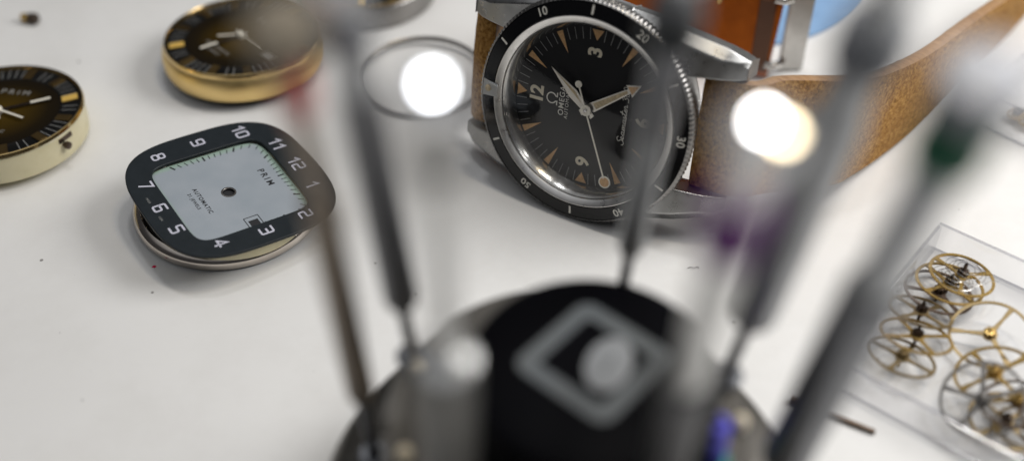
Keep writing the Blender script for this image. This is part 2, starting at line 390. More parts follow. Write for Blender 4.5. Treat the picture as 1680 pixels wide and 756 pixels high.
mb.prism([(-1.5, 1.5), (1.5, 1.5), (1.05, -1.7), (-1.05, -1.7)], .02, .12); mb.build('pip_plate', M['brushed'], bez, 0, .05)
mb = MB(); mb.X = on_insert(0, 17.75); mb.lathe([(.62, .1), (.55, .3), (.3, .42)], 24, cap1=True); mb.build('pip', M['lume_hand'], bez)
mb = MB(); mb.X = on_insert(4, 16.6); mb.box((0, .1, .12), (.45, 2.2, .3)); mb.build('pip_edge', M['steel'], bez, 0, .06)
rh = MB().lathe([(14.15, .03), (14.25, .25), (14.8, 1.9), (15.28, 2.45)], 160).build('dial_ring', M['steel'], watch)
dl = MB().disc(14.2, 0, 128).build('dial', M['dial_black'], watch, 0)
mb = MB()
for q in range(60):
    if q % 5: mb.X = place(q * 6, 12.9, 0, .012); mb.box((0, 0, 0), (.09, 2.0, .012))
mb.X = Matrix.Identity(4); mb.build('minute_track', M['print_grey'], dl, 0)
for q in range(12):
    big = q % 3 == 0; r1, r0, w = (13.7, 11.9, 1.05) if big else (13.8, 9.9, .58)
    mb = MB(); mb.X = place(q * 30, 0, 0, 0)
    mb.prism([(-w, r1), (w, r1), (0, r0)][::-1], .01, .09); mb.build('hour_marker', M['lume'], dl, 0)
mb = MB()
for ang, tx in ((0, '12'), (90, '3'), (180, '6'), (270, '9')):
    p = place(ang, 9.9, 0, .02).translation; mb.text(tx, 3.4, Matrix.Translation(p), .12, .9)
mb.build('hour_numerals', M['print_lume'], dl, 0)
mb = MB()
mb.text('OMEGA', 1.42, Matrix.Translation((-.05, 5.15, .02)), .012, 1.12)
mb.text('AUTOMATIC', .92, Matrix.Translation((-.05, 4.15, .02)), .0, 1.2)
for sgn in (1, -1):                   # the horseshoe emblem above the name
    P = arc(0, 7.15, .92, .88, 90, -58, 14); P = [(x * sgn, y) for x, y in P] + [(.42 * sgn, 6.1), (1.02 * sgn, 6.1)]
    mb.stroke(P, .22, .02 + .004 * sgn)
script = [[(.95, .92), (.72, 1.08), (.42, .98), (.38, .74), (.62, .52), (.66, .22), (.40, -.02), (.08, .06), (.02, .26)],
          [(.72, .1), (1.0, .22), (1.1, .42), (.94, .5), (.84, .3), (.98, .04), (1.2, .08), (1.42, .3)],
          [(1.8, .46), (1.52, .46), (1.44, .2), (1.56, .02), (1.78, .2), (1.84, .46), (1.82, .1), (2.0, .04), (2.12, .3), (2.16, .46), (2.16, .02), (2.36, .46), (2.46, .42), (2.46, .02), (2.66, .46), (2.78, .4), (2.78, .08), (2.94, .06), (3.06, .26)],
          [(3.46, .46), (3.18, .46), (3.1, .2), (3.22, .02), (3.44, .2), (3.5, .46), (3.48, .1), (3.66, .06), (3.84, .5), (3.98, .2), (3.8, .0), (4.06, .1), (4.3, .5), (4.4, 1.05)],
          [(4.44, 1.05), (4.28, .2), (4.4, .02), (4.62, .16)], [(4.14, .68), (4.62, .74)],
          [(4.64, .2), (4.88, .3), (4.94, .46), (4.8, .48), (4.72, .22), (4.86, .02), (5.08, .12), (5.2, .5), (5.42, .44), (5.4, .1), (5.56, .04), (5.7, .16)],
          [(6.15, .86), (6.45, 1.0), (6.6, .8), (6.35, .55), (6.62, .4), (6.5, .05), (6.1, .02)],
          arc(7.05, .5, .24, .48, 80, 440, 14), arc(7.75, .5, .24, .48, 80, 440, 14)]
for q, P in enumerate(script):
    P2 = spline([(x, y) for x, y in P], 5) if len(P) > 2 and q < 8 else P
    mb.stroke([(-4.9 + x * 1.26 + y * .25, -6.9 + y * 1.15) for x, y in [(p[0], p[1]) for p in P2]], .115, .02 + .003 * q)
mb.build('lettering', M['print_white'], dl, 0)
def hand(name, ang, outline, z, material, th=.12, cut=None, cutmat=None):
    mb = MB(); mb.X = place(ang, 0); mb.prism(outline, z, z + th); h = mb.build(name, material, watch, 0, .03)
    if cut: c = MB(); c.X = place(ang, 0); c.prism(cut, z + th - .02, z + th + .03); c.build('lume_fill', cutmat, h, 0)
    return h
hand('hour_hand', 144, [(-.5, -1.5), (.5, -1.5), (.85, 1.2), (.42, 8.8), (1.15, 8.7), (0, 11.2), (-1.15, 8.7), (-.42, 8.8), (-.85, 1.2)], .75, M['hand_steel'],
     cut=[(.55, 1.6), (.25, 8.4), (-.25, 8.4), (-.55, 1.6)], cutmat=M['lume_hand'])
mb = MB(); mb.X = place(144, 0); mb.prism([(.75, 8.9), (0, 10.7), (-.75, 8.9)], .85, .9); mb.build('arrow_fill', M['lume'], bpy.data.objects['hour_hand'], 0)
hand('minute_hand', 39.3, [(-.45, -1.6), (.45, -1.6), (.95, 3.6), (0, 9.4), (-.95, 3.6)], 1.05, M['hand_steel'],
     cut=[(.1, 1.3), (.62, 3.6), (.1, 8.2)], cutmat=M['lume_hand'])
mb = MB(); mb.X = place(246.8, 0); mb.box((0, 3.8, 1.42), (.26, 16.6, .1)); mb.lathe([(.95, 1.34), (.95, 1.5)], 32, cap1=True, cap0=True)
mb.X = place(246.8, -4.6); mb.lathe([(.62, 1.34), (.62, 1.47)], 28, cap0=True, cap1=True)
mb.X = place(246.8, 12.75); mb.ring(arc(0, 0, 1.08, 1.08, 0, 350, 35), arc(0, 0, .86, .86, 0, 350, 35), 1.34, 1.5)
sh = mb.build('seconds_hand', M['hand_white'], watch, 30)
mb = MB(); mb.X = place(246.8, 12.75); mb.lathe([(.87, 1.36), (.87, 1.45)], 32, cap0=True, cap1=True); mb.build('lollipop_fill', M['lume'], sh)
mb = MB().lathe([(.3, 1.5), (.3, 1.68), (.2, 1.75)], 24, cap1=True); mb.build('centre_pin', M['steel'], sh)
prof = []; Rc = 15.28; hgt = 1.9; Rs = (Rc * Rc + hgt * hgt) / (2 * hgt)
for k in range(14):
    r = Rc * (1 - k / 13.001); prof.append((max(r, .02), 2.7 + hgt - Rs + math.sqrt(Rs * Rs - r * r)))
MB().lathe([(15.28, 2.5)] + prof, 128, cap1=True).build('crystal', M['crystal'], watch, 60)
mb = MB(); mb.X = Matrix.Translation((18.2, 0, -1.9)) @ Matrix.Rotation(PI / 2, 4, 'Y')
mb.lathe([(1.6, 0), (1.6, 1.0), (3.1, 1.2), (3.3, 1.6), (3.3, 3.9), (2.9, 4.3)], 88, mod=lambda i, j: (-.25 if j % 4 > 1 else 0) if i in (3, 4) else 0, cap1=True)
mb.build('crown', M['steel'], watch, 50)
for sy in (1, -1):
    MB().tube([(-10.5, 22.8 * sy, -4.3), (10.5, 22.8 * sy, -4.3)], .75, 16).build('spring_bar', M['steel'], watch)

def ribbon(name, path, wid, hdir, th, material, edge, parent, tip=0, fuzz=.0):
    # path: world points of the centre line; wid: widths; hdir: width directions
    n = len(path); mb = MB(); eb = MB(); nw = 12; rows = []
    for i in range(n):
        tg = (path[min(i + 1, n - 1)] - path[max(i - 1, 0)]).normalized(); h = (hdir[i] - tg * hdir[i].dot(tg)).normalized(); nr = tg.cross(h)
        w = wid[i] / 2
        if tip and n - 1 - i < tip: u = (n - 1 - i) / tip; w *= math.sqrt(max(.04, 1 - (1 - u) ** 2))
        rows.append((path[i], h, nr, w))
    for side in (1, -1):
        vs = []
        for p, h, nr, w in rows:
            for k in range(nw + 1):
                q = -1 + 2 * k / nw; f_ = noise.noise(Vector((p.x * .9 + q * 9, p.y * .9, side * 5 + p.z * .7))) * fuzz
                vs.append(loc(p + h * (w * q) + nr * side * (th / 2 * (1 - .18 * q ** 6) + f_)))
        fs = [(i * (nw + 1) + k, (i + 1) * (nw + 1) + k, (i + 1) * (nw + 1) + k + 1, i * (nw + 1) + k + 1) for i in range(n - 1) for k in range(nw)]
        if side > 0: fs = [f[::-1] for f in fs]
        mb.add(vs, fs)
    for sd in (1, -1):
        vs = []
        for p, h, nr, w in rows:
            for a in (-1, -.5, 0, .5, 1):
                vs.append(loc(p + h * (w + (.25 * (1 - a * a))) * sd + nr * (th / 2 * .82 * a)))
        fs = [(i * 5 + k, i * 5 + k + 1, (i + 1) * 5 + k + 1, (i + 1) * 5 + k) for i in range(n - 1) for k in range(4)]
        if sd < 0: fs = [f[::-1] for f in fs]
        eb.add(vs, fs)
    for i in (0, n - 1):
        p, h, nr, w = rows[i]; eb.add([loc(p + h * w * a + nr * th / 2 * .82 * b) for a, b in ((-1, -1), (1, -1), (1, 1), (-1, 1))], [(0, 1, 2, 3)])
    st = mb.build(name, material, parent, 60); eb.build('strap_edge', edge, st, 60); return st
b3 = RW.col[0].normalized(); up = Vector((0, 0, 1))
cols = [(1250, 312, 6.5, 20.8), (1350, 300, 3.6, 20.6), (1400, 277, 2.0, 19.8), (1480, 219, .8, 18.2), (1560, 142, .6, 15.5), (1625, 78, .6, 12.6), (1668, 30, .6, 10.5), (1684, 12, .8, 9.6)]
pts = [TW + RW @ Vector((0, -18.2, -4.2)), TW + RW @ Vector((0, -25.5, -4.6))]; ws = [19.4, 19.6]; hs = [b3, b3]
for i, (x, y, z, h) in enumerate(cols):
    g = at(x, y, z); k = min(1, (i + 1) / 4); d = (b3 * (1 - k) + up * k).normalized(); pts.append(g + d * h / 2); ws.append(h); hs.append(d)
def dense(P, k): return spline(P, k)
pp = dense(pts, 10); ww = [v.x for v in dense([(w, 0, 0) for w in ws], 10)]; hh = dense(hs, 10)
ribbon('long_strap', pp, ww, hh, 2.6, M['suede'], M['leather_edge'], watch, tip=9, fuzz=.12)
pts = [TW + RW @ Vector((0, 20.6, -4.3)), TW + RW @ Vector((0, 23.4, -4.6)), TW + RW @ Vector((0, 25.6, -7.5)), TW + RW @ Vector((0, 25.4, -13)), Vector((4, 44, 13)), Vector((16, 50.5, 12)), Vector((30, 51, 11)), Vector((44, 46.8, 10.4)), Vector((51.2, 44.6, 10.0))]
hs = [b3, b3, b3, b3, (b3 + up).normalized(), up, up, up, up]; ws = [19.4, 19.4, 19.4, 19.4, 19.4, 19.4, 19.4, 19.4, 19.4]
pp = dense(pts, 9); ww = [v.x for v in dense([(w, 0, 0) for w in ws], 9)]; hh = dense(hs, 9)
k0 = 9 * 4
ribbon('short_strap', pp[:k0 + 1], ww[:k0 + 1], hh[:k0 + 1], 2.4, M['suede'], M['leather_edge'], watch, fuzz=.12)
back = ribbon('strap_lining', pp[k0:], ww[k0:], hh[k0:], 2.3, M['leather'], M['leather_edge'], watch)
# buckle: a fold of darker leather round its bar, two arms and an upright outer bar
def wb(c, d, name, material, par, bev=.2, rot=None):
    mb = MB(); mb.X = Matrix(((*RWI[0], 0), (*RWI[1], 0), (*RWI[2], 0), (0, 0, 0, 1))) @ Matrix.Translation(-TW); mb.box(c, d, rot); return mb.build(name, material, par, 30, bev)
dr = math.atan2(44.6 - 46.8, 51.2 - 44); rb = rotz(dr)
wb((48.6, 44.6, 10), (3.4, 1.2, 16.5), 'strap_fold', M['leather_dark'], back, .3, rb)
bk = wb((55.6, 47.3, 9.9), (4.9, 1.5, 19.4), 'buckle', M['brushed'], watch, .35, rotz(.05))
mb = MB(); mb.X = Matrix(((*RWI[0], 0), (*RWI[1], 0), (*RWI[2], 0), (0, 0, 0, 1))) @ Matrix.Translation(-TW)
for z in (2.4, 17.2): mb.tube([(49.6, 43.6, z + 1.4), (51.2, 43.2, z + 1.4), (52.6, 44.4, z + .6), (53.8, 46.9, z + .2)], [.75, .85, .85, .7], 12)
mb.build('buckle_arm', M['steel'], bk)
mb = MB(); mb.X = Matrix(((*RWI[0], 0), (*RWI[1], 0), (*RWI[2], 0), (0, 0, 0, 1))) @ Matrix.Translation(-TW)
mb.tube([(39.5, 46.6, 16.2), (39.8, 46.2, 18.6), (39.9, 46.6, 20.2)], .5, 10); mb.build('buckle_tongue', M['brass'], bk)

# ------------------------------------------------------------------ three round watch heads with dark sunburst dials
def watch_head(R, T, label, rot12, side, rim, hands, stem=None, name_text=True, grp='round watch heads lying on the table', bright=7, date=True, words=('PRIM', 'AUTOMATIC', '21 JEWELS')):
    w = empty('round_watch', R @ rotz(math.radians(rot12)), T, label, 'watch', grp)
    H = 6.0
    if side is M['gold']:
        prof = [(14.6, .35), (15.3, .5), (15.75, 1.6), (15.85, 3.4), (15.6, 4.7), (15.15, 5.4)]
    else:
        prof = [(14.2, 0.0), (14.9, .25), (15.05, 2.0), (15.0, 5.2), (14.8, 5.4)]
    MB().lathe(prof, 128, cap0=True).build('case', side, w)
    MB().lathe([(prof[-1][0], 5.4), (15.2, 5.75), (15.0, 6.25), (14.75, 6.3), (14.55, 6.0), (14.5, 5.6)], 128).build('bezel', rim, w)
    d = MB().disc(14.7, 5.62, 128).build('dial', M['dial_brown'], w, 0)
    MB().lathe([(10.9, 5.635), (10.95, 5.66), (14.45, 5.70)], 128).build('chapter_ring', M['dial_rim'], d)
    rnd = random.Random(int(abs(T[0]) * 10))
    for q in range(12):
        if q == 3 and date: continue
        mb = MB(); mb.X = place(q * 30, 12.6, 0, 5.68) @ Matrix.Rotation(rnd.uniform(-.06, .06), 4, 'X') @ Matrix.Rotation(rnd.uniform(-.08, .08), 4, 'Y')
        mb.box((0, 0, .14), (1.65, 2.9, .26)); mb.build('hour_index', M['gold_glint'] if q == bright else M['index_gold_dim'], d, 0, .08)
    mb = MB()
    for q in range(60):
        if q % 5 in (2, 3) or (q % 5 in (1, 4) and q % 10 > 5): mb.X = place(q * 6, 12.65, 0, 5.72); mb.box((0, 0, 0), (.10, 2.7, .03))
    mb.X = Matrix.Identity(4); mb.build('minute_track', M['print_grey'], d, 0)
    mb = MB()
    mb.text(words[0], 2.0, Matrix.Translation((0, 6.6, 5.65)), .0, 1.5)
    mb.text(words[1], 1.15, Matrix.Translation((0, -5.6, 5.65)), 0, 1.2); mb.text(words[2], .9, Matrix.Translation((0, -7.0, 5.65)), 0, 1.2)
    mb.build('lettering', M['print_grey'], d, 0)
    if date:
        mb = MB(); mb.X = Matrix.Translation((9.4, 0, 5.66)); mb.ring([(-1.5, -1.2), (1.5, -1.2), (1.5, 1.2), (-1.5, 1.2)], [(-1.15, -.85), (1.15, -.85), (1.15, .85), (-1.15, .85)], 0, .12)
        dw = mb.build('date_frame', M['hand_steel'], d, 0)
        mb = MB(); mb.X = Matrix.Translation((9.4, 0, 5.655)); mb.box((0, 0, 0), (2.3, 1.7, .01)); mb.build('date_disc', M['print_grey'], dw, 0)
    for nm, ang, ln, wd, z, lumed in hands:
        wd *= .78; mb = MB(); mb.X = place(ang, 0)
        mb.prism([(-wd / 2, -1.6), (wd / 2, -1.6), (wd / 2, ln), (-wd / 2, ln)], z, z + .14)
        h = mb.build(nm, M['pinion'] if lumed else M['hand_white'], w, 0, .03)
        if lumed:
            c = MB(); c.X = place(ang, 0); c.box((0, ln - 1.7, z + .15), (wd * .95, 3.6, .1)); c.build('lume_tip', M['hand_white'], h, 0, .03)
    MB().lathe([(.75, 5.7), (.75, 6.55), (.5, 6.8)], 24, cap1=True).build('centre_boss', M['hand_white'], w)
    if stem is not None:
        mb = MB(); mb.X = Matrix.Rotation(math.radians(stem), 4, 'Z') @ Matrix.Translation((14.6, 0, 3.4)) @ Matrix.Rotation(PI / 2, 4, 'Y')
        mb.lathe([(.45, 0), (.45, .9), (.7, .95), (.7, 1.6), (.4, 1.7)], 16, cap1=True); st = mb.build('winding_stem', M['pinion'], w)
        mb = MB(); mb.X = Matrix.Rotation(math.radians(stem), 4, 'Z'); mb.box((14.75, .6, 4.4), (.8, 3.2, .9)); mb.build('case_notch', M['pinion'], w, 0, .1)
    return w
tl = Matrix.Rotation(math.radians(3.0), 3, 'X').inverted()
watch_head(tl, (-53.6, 48.9, .8), 'gold cased watch head with dark brown sunburst dial and pale hands', -45, M['gold'], M['gold_shine'],
           [('hour_hand', 218, 4.6, .55, 6.25, False), ('minute_hand', 190, 8.6, .8, 6.05, True), ('seconds_hand', 92, 7.5, .28, 6.45, False)])
watch_head(tl, (-94.2, 24.6, .8), 'watch head with ivory plastic holder and brown dial cut by the left edge', -9, M['ivory'], M['gold_shine'],
           [('hour_hand', 108, 6.0, .55, 6.25, False), ('minute_hand', 56, 9.2, .85, 6.05, True), ('seconds_hand', 148, 3.5, .28, 6.45, False)], stem=-18, bright=2, date=False)
watch_head(Matrix.Identity(3), (-31.5, 75.6, 0), 'steel cased watch head with dark dial at the top edge of the picture', 30, M['bezel_steel'], M['old_brass'],
           [('hour_hand', 210, 5.0, .55, 6.25, False), ('minute_hand', 70, 9, .8, 6.05, True)])

# ------------------------------------------------------------------ cushion dial and its frame on a steel case ring
ring = empty('case_ring', None, (-49.4, 6.3, 0), 'round polished steel case ring under the slate cushion dial frame', 'case ring')
MB().lathe([(14.8, .2), (15.9, .0), (16.5, .5), (16.7, 1.3), (16.5, 2.1), (15.9, 2.7), (15.3, 2.9), (15.0, 2.5), (14.85, 1.4)], 144, closed=True).build('rim', M['nickel'], ring)
MB().lathe([(14.85, .5), (13.0, .45), (9.0, .4)], 96, cap1=True).build('case_back', M['pinion'], ring)
MB().lathe([(15.1, 2.2), (14.9, 2.3), (14.5, 1.2), (13.2, .7)], 128).build('gap_shade', M['black'], ring)  # black band stands in for the shade in the gap inside the rim
FR = Matrix(((.569, .793, .218), (-.815, .579, .024), (-.107, -.191, .976)))
zf = (FR.col[2] * .55 + Vector((0, 0, 1)) * .45).normalized(); xf = (FR.col[0] - zf * FR.col[0].dot(zf)).normalized(); FR = Matrix((xf, zf.cross(xf), zf)).transposed()
FT = Vector((-47.91, 3.77, 7.1))
mv = empty('dial_movement', FR, FT + FR @ Vector((.72, -.82, -1.1)), 'silver grey square dial on an ivory ring inside the slate frame', 'watch dial')
def wtr(mb): return mb
mb = MB(); mb.lathe([(13.3, -2.9), (13.7, -2.5), (13.7, -.75), (13.2, -.35), (9, -.35)], 128, cap1=True, cap0=True); mb.build('movement_holder', M['ivory'], mv)
mb = MB(); hole = [(1.0 * math.cos(2 * PI * (i + .5) / 96), 1.0 * math.sin(2 * PI * (i + .5) / 96)) for i in range(96)]
mb.ring(cushion(10.75, 7), hole, 0, .35)
sd = mb.build('dial', M['dial_silver'], mv, 30)
MB().lathe([(1.3, .352), (1.28, .385), (1.05, .40), (.99, .36)], 40).build('hole_collar', M['grey_wheel'], sd)
MB().lathe([(.995, .3), (.98, -.1)], 40, cap1=True).build('centre_hole', M['print_black'], sd)
mb = MB()
for q in range(60):
    a = math.radians(q * 6); s_, c_ = math.sin(a), math.cos(a); e = (abs(s_) ** 8 + abs(c_) ** 8) ** (-1 / 8) * 10.4
    five = q % 5 == 0; ln = 1.15 if five else 1.0; hl = abs(s_) > abs(c_)
    # ticks stand radially as on the photographed dial
    if 78 < q * 6 < 237: continue
    x1, y1 = s_ * e, c_ * e; mb.X = Matrix.Translation((x1 - s_ * ln / 2, y1 - c_ * ln / 2, .37)) @ Matrix.Rotation(-a, 4, 'Z'); mb.box((0, 0, 0), (.30 if five else .155, ln, .02))
mb.X = Matrix.Identity(4); mb.build('minute_track', M['print_black'], sd, 0)
mb = MB()
mb.text('PRIM', 1.65, Matrix.Translation((-.7, 7.3, .37)), .035, 1.45)
mb.text('AUTOMATIC', 1.05, Matrix.Translation((.1, -4.8, .37)), .022, 1.2); mb.text('21 JEWELS', .82, Matrix.Translation((-.4, -6.1, .37)), .015, 1.2)
mb.X = Matrix.Translation((8.75, .4, .365))
mb.ring([(-1.5, -1.35), (1.5, -1.35), (1.5, 1.35), (-1.5, 1.35)], [(-1.36, -1.21), (1.36, -1.21), (1.36, 1.21), (-1.36, 1.21)], 0, .012)
mb.box((.3, 0, .006), (1.75, 1.7, .012)); mb.build('lettering', M['print_black'], sd, 0)
fr = empty('numeral_plate', FR, FT, 'slate grey cushion shaped dial frame with pale numerals 1 to 12', 'dial plate')
fp = MB(); fp.ring(cushion(15.75, 3.3, 144), [(x + .45, y - .45) for x, y in cushion(10.45, 8, 144)], -.55, 0); fpo = fp.build('frame_plate', M['slate'], fr, 40, .12)
mb = MB(); ND = {12: (-.1, 12.55), 1: (6.3, 12.2), 2: (12.3, 7.6), 3: (12.95, .05), 4: (12.2, -7.7), 5: (6.0, -12.5), 6: (0, -12.75), 7: (-6.2, -12.5), 8: (-12.3, -7.7), 9: (-12.9, -.1), 10: (-12.4, 7.8), 11: (-6.3, 12.0)}
for k, (x, y) in ND.items(): digits(mb, str(k), x, y, 2.1, .35, .012, .80)
mb.build('numerals', M['print_lilac'], fpo, 0)
mb = MB(); mb.text('MADE', .5, Matrix.Translation((-2.5, -13.7, .012)), 0, 1.1); mb.text('CSSR', .5, Matrix.Translation((2.5, -13.7, .012)), 0, 1.1); mb.build('origin_mark', M['print_grey'], fpo, 0)

# ------------------------------------------------------------------ loose crystal, crown scrap, pin, red fleck
cr = empty('bezel_ring', Matrix.Rotation(math.radians(2), 3, 'X'), (-17.9, 43.6, .35), 'thin open metal ring lying flat on the table left of the diver watch', 'ring')
MB().lathe([(12.45, .0), (12.7, .2), (12.7, 1.15), (12.5, 1.35), (12.25, 1.2), (12.25, .2)], 128, closed=True).build('rim', M['grey_wheel'], cr)
MB().lathe([(12.27, .55), (12.0, .6), (11.9, .75), (12.25, .8)], 128).build('seat', M['steel'], cr)
g = at(50, 30, 1.2); a = empty('winding_crown', rotz(-.2), g, 'tiny brass and dark winding crown lying in the far left corner', 'crown')
mb = MB(); mb.X = Matrix.Rotation(PI / 2, 4, 'Y'); mb.lathe([(.7, -2.0), (.9, -1.8), (.9, -.6), (.5, -.5), (.5, -.3)], 24, cap0=True); mb.build('tube', M['brass'], a)
mb = MB(); mb.X = Matrix.Rotation(PI / 2, 4, 'Y'); mb.lathe([(.5, -.3), (1.15, -.2), (1.2, 1.2), (.9, 1.6)], 32, mod=lambda i, j: (-.15 if j % 2 else 0) if i in (1, 2) else 0, cap1=True); mb.build('knob', M['pinion'], a)
mb = MB(); p0, p1 = at(1296, 653, .55), at(1436, 708, .45)
mb.tube([p0, p0.lerp(p1, .06), p0.lerp(p1, .35), p0.lerp(p1, .36), p1.lerp(p0, .02), p1], [.55, .62, .62, .42, .38, .3], 12)
tag(mb.build('steel_pin', M['dark_brass']), 'thin dark steel pin lying on the table in front of the clear box', 'pin')
g = at(253, 437, .08); mb = MB(); mb.add([(g.x + x, g.y + y, z) for x, y, z in ((-.45, -.1, .02), (.1, -.3, .02), (.4, .1, .02), (.05, .35, .02), (-.25, .25, .02), (0, .05, .3))], [(0, 1, 5), (1, 2, 5), (2, 3, 5), (3, 4, 5), (4, 0, 5), (4, 3, 2, 1, 0)])
tag(mb.build('red_fleck', M['wine']), 'tiny dark red fleck on the table left of the steel case ring', 'fleck')

mb = MB(); P = [at(1128 + dx, 438 + dy, .12 + .25 * (k == 2)) for k, (dx, dy) in enumerate(((0, 2), (5, 0), (11, 1), (16, -1), (18, 2)))]
mb.tube(spline(P, 5), .045, 6); tag(mb.build('lint_fibre', M['pinion']), 'tiny dark lint fibre on the table below the diver watch', 'fibre')
# ------------------------------------------------------------------ clear plastic boxes with wheels
def tray(T, ang, lu, lv, h, label, th=.9):
    b = empty('plastic_box', rotz(ang), T, label, 'box')
    mb = MB().box((lu / 2, -lv / 2, .45), (lu - 2 * th - .02, lv - 2 * th - .02, .6)); mb.build('floor_panel', M['acrylic_floor'], b, 0)
    for c, d in (((lu / 2, -th / 2, h / 2), (lu, th, h)), ((lu / 2, -lv + th / 2, h / 2), (lu, th, h)), ((th / 2, -lv / 2, h / 2), (th, lv - 2 * th - .01, h)), ((lu - th / 2, -lv / 2, h / 2), (th, lv - 2 * th - .01, h))):
        w = MB().box(c, d).build('side_wall', M['acrylic'], b, 0, .22, 3)
        along = 0 if d[0] > d[1] else 1; L_ = d[along] / 2
        for zz in (h + .02, .06):
            e = MB(); p = [Vector((c[0], c[1], zz)), Vector((c[0], c[1], zz))]; p[0][along] -= L_ - .3; p[1][along] += L_ - .3
            e.tube(p, .22, 10); e.build('rim_edge', M['acrylic_edge'], w)
    return b
ANG = math.atan2(-.626, .78); tray((71.4, -3.8, 0), ANG, 34, 38.6, 5.6, 'clear plastic box holding brass watch wheels at the right edge')
tray((87.6, 31.5, 0), math.atan2(-8.3, 6.8) * .9, 30, -30, 7, 'clear plastic box with gold bits partly seen at the upper right edge')

def wheel(px, py, r, ang, ratio, mt, spokes, label, lift=0.0, arbor=True, spring=False, spin=0.0, rim=.52, th=.26, pin_h=2.0, pm='pinion', grp='watch wheels in the clear box'):
    n = ell_normal(px, py, ang, ratio)
    z = 1.0 + r * math.sqrt(max(0, 1 - n.z ** 2)) + lift
    T = at(px, py, z); R = frame_from_axis(n)
    w = empty('watch_gear', R @ rotz(spin), T, label, 'gear wheel', grp)
    mb = MB(); teeth = 64
    mb.lathe([(r - rim, -th / 2), (r, -th / 2), (r, th / 2), (r - rim, th / 2)], 128, closed=True, mod=lambda i, j: (-.16 if (j // 1) % 2 else 0) if (i in (1, 2) and teeth) else 0)
    for k in range(spokes):
        mb.X = Matrix.Rotation(2 * PI * k / spokes, 4, 'Z'); mb.prism([(.9, -.42), (r * .55, -.24), (r - rim * .7, -.45), (r - rim * .7, .45), (r * .55, .24), (.9, .42)], -th / 2 + .01, th / 2 - .01)
    mb.X = Matrix.Identity(4); mb.lathe([(.25, -th / 2 - .02), (1.15, -th / 2 - .02), (1.15, th / 2 + .02), (.25, th / 2 + .02)], 32, closed=True)
    mb.build('rim', M[mt], w, 30)
    if arbor:
        mb = MB(); mb.lathe([(.12, -pin_h), (.22, -pin_h + .3), (.24, -.7), (.55, -.65), (.55, -.2)], 24)
        mb.lathe([(.9, th / 2), (.9, th / 2 + .9), (.35, th / 2 + .95), (.3, pin_h - .4), (.12, pin_h)], 32, mod=lambda i, j: (-.28 if j % 4 > 1 else 0) if i < 2 else 0, cap1=True)
        mb.build('arbor', M[pm], w, 40)
    if spring:
        P = [((.7 + k * .032) * math.cos(k * .32) + .5, (.7 + k * .032) * math.sin(k * .32), .7 + .9 * math.sin(k * .045) ** 2) for k in range(95)]
        P += [(P[-1][0] + q * .55, P[-1][1] + q * .35 - .07 * q * q, .9 + .12 * q) for q in range(1, 6)]
        MB().tube(P, .05, 5).build('hairspring', M['steel'], w)
    return w
wheel(1540, 479, 5.6, -22, .58, 'dark_brass', 3, 'dark bronze wheel third from the back, under two gold wheels', 0, spin=.9)
wheel(1558, 465, 5.55, -22, .55, 'brass', 4, 'gold wheel half covered by the topmost wheel at the back of the box', .9, spin=.5, spring=True)
wheel(1578, 451, 5.35, -24, .58, 'brass', 3, 'gold wheel with dark hub lying topmost at the back of the box', 2.1, spin=.2, spring=True, pin_h=2.6)
wheel(1511, 511, 5.1, -20, .43, 'old_brass', 4, 'bronze edged wheel leaning fourth in the left row', .2, spin=.6)
wheel(1504, 551, 5.6, -18, .44, 'brass', 4, 'bright gold wheel leaning second from the front of the left row', .5, spin=.2)
wheel(1480, 585, 5.25, -24, .50, 'old_brass', 4, 'brownish wheel at the front end of the left row', .2, spin=.9, pm='old_brass')
wheel(1624, 548, 6.2, -8, .84, 'old_brass', 3, 'large three spoked bronze wheel lying alone behind the right heap', .4, spin=.75, pm='brass', pin_h=1.6)
wheel(1632, 612, 5.9, 4, .70, 'brass', 4, 'gold wheel overlapping the front of the large three spoked wheel', 1.2, spin=.3, pm='brass')
wheel(1612, 655, 6.1, 18, .93, 'grey_wheel', 5, 'silver grey wheel on top of the right heap near the front', 1.4, spin=.1, pm='grey_wheel')
wheel(1672, 662, 5.6, -6, .62, 'dark_brass', 3, 'dark brown wheel with brass hub cut by the right edge', 2.6, spin=.4, pm='brass', pin_h=2.4)
wheel(1650, 690, 5.4, -25, .75, 'old_brass', 4, 'dull brass wheel lowest in the right heap by the front wall', .3, spin=.5)
wheel(1690, 700, 5.2, -10, .6, 'old_brass', 3, 'dark brass wheel mostly outside the right edge', .9, spin=1.0)
for q, (px, py, r_) in enumerate(((1668, 186, 2.0), (1690, 196, 2.4))):
    wheel(px, py, r_, -10, .6, 'brass', 3, ('small gold wheel in the upper right box', 'small gold wheel beyond the upper right edge')[q], .2, rim=.5, pin_h=1.0, grp='wheels in the upper right box')

# ------------------------------------------------------------------ screwdriver stand in front
SC = Vector((6.3, -63.3, 0))
stand = empty('screwdriver_stand', None, SC, 'round metal screwdriver stand with black printed cap in the foreground', 'stand')
MB().lathe([(31, .3), (31.5, 1.2), (31.5, 8), (30.8, 12), (29.2, 15.2), (28.2, 16), (22.2, 16.4), (21.9, 17), (21.7, 28.0), (20.8, 29.4), (13, 29.4)], 128, cap0=True, cap1=True).build('base', M['stand'], stand)
capc = Vector((9.0, -64.2, 0)) - SC
mb = MB(); mb.X = Matrix.Translation(capc); mb.lathe([(14.2, 29.3), (14.6, 30), (14.6, 37.4), (14.0, 38.8), (12.4, 39.4), (6, 39.6)], 128, cap1=True); cap = mb.build('cap', M['cap'], stand)
mb = MB(); mb.X = Matrix.Translation(Vector((9.25, -63.75, 39.63)) - SC) @ Matrix.Rotation(math.atan2(-62.7 + 54.6, 17.1 - 7.9), 4, 'Z')
